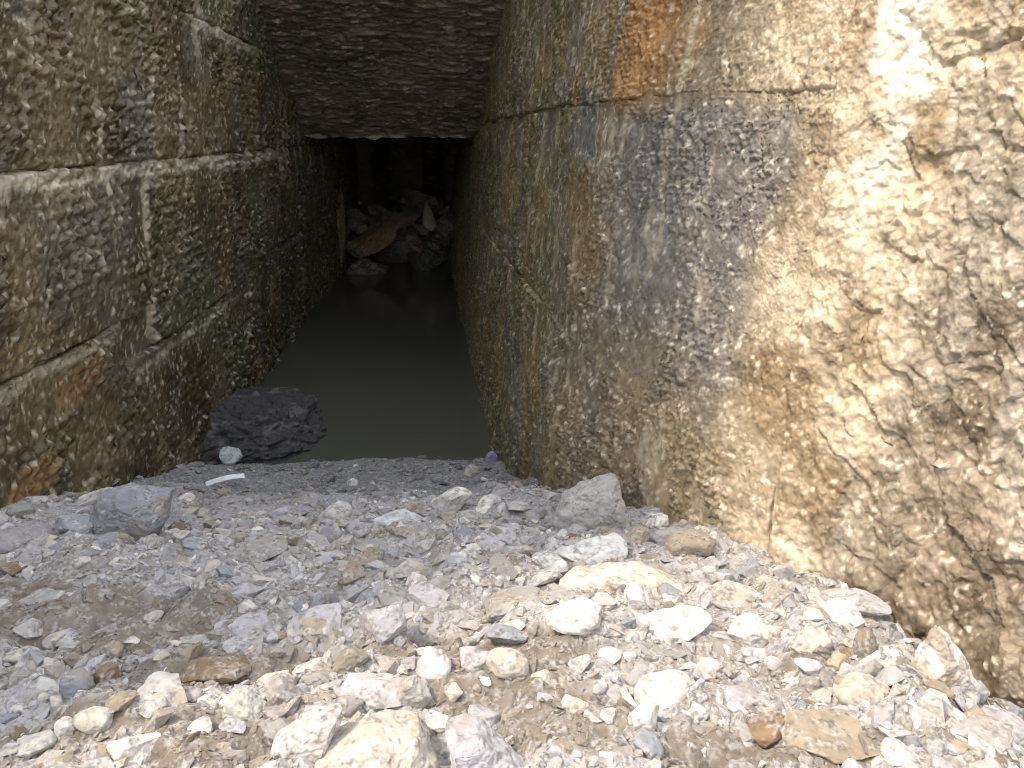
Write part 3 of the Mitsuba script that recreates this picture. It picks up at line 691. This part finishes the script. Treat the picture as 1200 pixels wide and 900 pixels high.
# ---------------------------------------------------------------- at the water and in the passage
r = np.random.default_rng(61)
v, f = slabby([(-0.22, -0.10), (-0.24, 0.10), (-0.13, 0.155), (0.05, 0.15), (0.17, 0.10), (0.225, -0.02), (0.22, -0.10)], 0.52, r, 60)
v = v + (np.array(v) / np.linalg.norm(v, axis=1, keepdims=True)) * ((np.abs(F(v * (11, 11, 26), 3, 62) - 0.5) * 2) * 0.05 + (F(v * 40, 4, 63) - 0.5) * 0.045)[:, None]
v = v * (1.06, 1, 0.82)
put('dark_rock', v, f, lerp(paint(v, (.07, .07, .075), r, dirt=0), (.17, .165, .16), 0.7 * ss(0.55, 0.68, F(v * 22, 4, 64))), (-0.685, 2.82, -1.01), 'black wet jagged rock at the water edge against the left wall', mat='wet_rock', smooth=False)

v, f = rock(0.075, 0.06, 0.06, 'ang', r, 3)
put('stone', v, f, paint(v, (.5, .56, .6), r, dirt=0.1), (-0.672, 2.462, -0.935), 'whitish angular stone lying against the near side of the black wet rock')

# fallen stones behind the water, lit faintly from the mouth
DEBRIS = [  # x, y, z, W, D, H, kind, colour, turn (tilt, roll, yaw), label
    (-0.42, 7.05, -0.85, 0.95, 0.6, 0.66, 'ang', (.15, .11, .08), (0, 0, 0), 'broad brown heap stone closing the passage behind the water'),
    (-0.22, 6.50, -0.92, 0.34, 0.40, 0.28, 'ang', (.10, .105, .09), (0, 0, 0.4), 'dark greenish boulder at the back of the water, on the right'),
    (-0.62, 6.42, -0.78, 0.48, 0.26, 0.14, 'ang', (.34, .15, .07), (0.3, -0.42, 0.1), 'reddish-brown broken slab slanting up to the right behind the water'),
    (-0.74, 6.70, -0.66, 0.22, 0.24, 0.22, 'ang', (.15, .14, .11), (0, 0.3, 0), 'grey-brown stone behind the reddish slab, beside the left wall'),
    (-0.55, 6.72, -0.62, 0.34, 0.22, 0.12, 'flat', (.20, .17, .13), (0.3, 0.6, 0), 'pale brown broken stone leaning on the heap above the reddish slab'),
    (-0.38, 6.58, -0.64, 0.36, 0.30, 0.14, 'ang', (.26, .15, .10), (0.2, -0.3, 0), 'reddish stone above the end of the slanting slab in the passage'),
    (-0.07, 6.62, -0.68, 0.26, 0.3, 0.32, 'ang', (.17, .13, .09), (0, 0.3, 0), 'brown stone beside the right wall at the back of the passage'),
    (-0.62, 6.36, -0.98, 0.34, 0.24, 0.18, 'ang', (.09, .085, .07), (0, 0, 0), 'dark stone in the water under the reddish slab'),
    (-0.27, 6.85, -0.54, 0.34, 0.30, 0.20, 'ang', (.16, .12, .09), (0, 0.3, 0.5), 'dark brown stone at the top of the heap behind the water')]
for x, y, z, W, D, H, kind, colour, e, label in DEBRIS:
    v, f = rock(W, D, H, kind, r, 4)
    put('fallen_stone', turned(v, e[2], e[0], e[1]), f, paint(v, np.array(colour) * 0.72, r), (x, y, z), label, smooth=False)
for i in range(34):                                        # broken bits lying over the heap
    x, y = r.uniform(-0.80, -0.04), r.uniform(6.3, 6.75)
    W = r.uniform(0.05, 0.15)
    v, f = rock(W, W * 0.8, W * r.uniform(0.3, 0.7), 'ang', r, 3)
    put('fallen_stone', turned(v, r.uniform(0, 6), r.uniform(-0.7, 0.7), r.uniform(-0.7, 0.7)), f, paint(v, [(.14, .10, .065), (.22, .12, .075), (.11, .10, .075)][i % 3], r),
        (x, y, -0.93 + 0.42 * (y - 6.3) / 0.45 + r.uniform(0, 0.06)), 'small dark broken piece of stone in the heap closing the passage behind the water', 'small broken stones in the passage heap')
v, f = slabby([(-0.05, -0.12), (-0.03, 0.05), (-0.01, 0.11), (0.02, 0.04), (0.07, -0.10), (0.03, -0.14)], 0.10, r, 20)
put('fallen_stone', v, f, paint(v, (.46, .42, .28), r), (-0.19, 6.55, -0.58), 'pale yellowish pointed stone standing up in the heap at the back of the passage')
v, f = rock(0.09, 0.16, 0.62, 'ang', r, 4)
put('fallen_stone', v, f, paint(v, (.20, .125, .07), r), (-0.825, 6.25, -0.62), 'narrow upright orange-brown stone against the far end of the left wall')

# litter on the gravel and a twig by the boulder
strip = trimesh.creation.box((0.088, 0.014, 0.004)).subdivide().subdivide()
sv = np.array(strip.vertices)
sv[:, 2] += 0.006 * np.cos(sv[:, 0] * 40)
sv = turned(sv, 0.35, 0.5, -0.08) + (-0.545, 1.95, float(ground(-0.545, 1.95)) + 0.022)
scene['plastic_strip'] = mikit.ply((sv, strip.faces), 'white_plastic')
tag('plastic_strip', 'shiny white strip of litter lying on the dark gravel before the water', 'litter')
v, f = slabby([(-0.02, -0.012), (-0.012, 0.02), (0.006, 0.03), (0.022, 0.012), (0.016, -0.012)], 0.02, r, 10)
scene['plastic_scrap'] = mikit.ply((v + (0.105, 2.47, float(ground(0.105, 2.47)) + 0.006), f), 'violet_plastic', smooth=True)
tag('plastic_scrap', 'violet scrap of litter at the right end of the water edge', 'litter')


def twig(points, rad):
    p = np.array(points, float)
    t = np.linspace(0, 1, 24)
    c = np.stack([np.interp(t, np.linspace(0, 1, len(p)), p[:, i]) for i in range(3)], -1)
    c += (F(c * 60, 2, 66)[:, None] - 0.5) * 0.006
    ang = np.arange(7) * 2 * math.pi / 7
    d = np.gradient(c, axis=0)
    d /= np.linalg.norm(d, axis=1, keepdims=True)
    a = np.cross(d, [0.3, 0.2, 1.0])
    a /= np.linalg.norm(a, axis=1, keepdims=True)
    b = np.cross(d, a)
    R = rad * (1 - 0.6 * t)[:, None, None]
    v = (c[:, None] + R * (np.cos(ang)[None, :, None] * a[:, None] + np.sin(ang)[None, :, None] * b[:, None])).reshape(-1, 3)
    i, j = np.meshgrid(np.arange(23), np.arange(7), indexing='ij')
    q = np.stack([i * 7 + j, i * 7 + (j + 1) % 7, i * 7 + 7 + (j + 1) % 7, i * 7 + 7 + j], -1).reshape(-1, 4)
    return v, np.vstack([q[:, [0, 1, 2]], q[:, [0, 2, 3]]])


scene['twig'] = mikit.ply(twig([(0.53, 0.86, -0.500), (0.535, 0.92, -0.505), (0.525, 0.98, -0.525), (0.55, 1.02, -0.53)], 0.003), 'bark', smooth=True)
tag('twig', 'thin dark reddish twig in the gap at the foot of the boulder', 'twig')
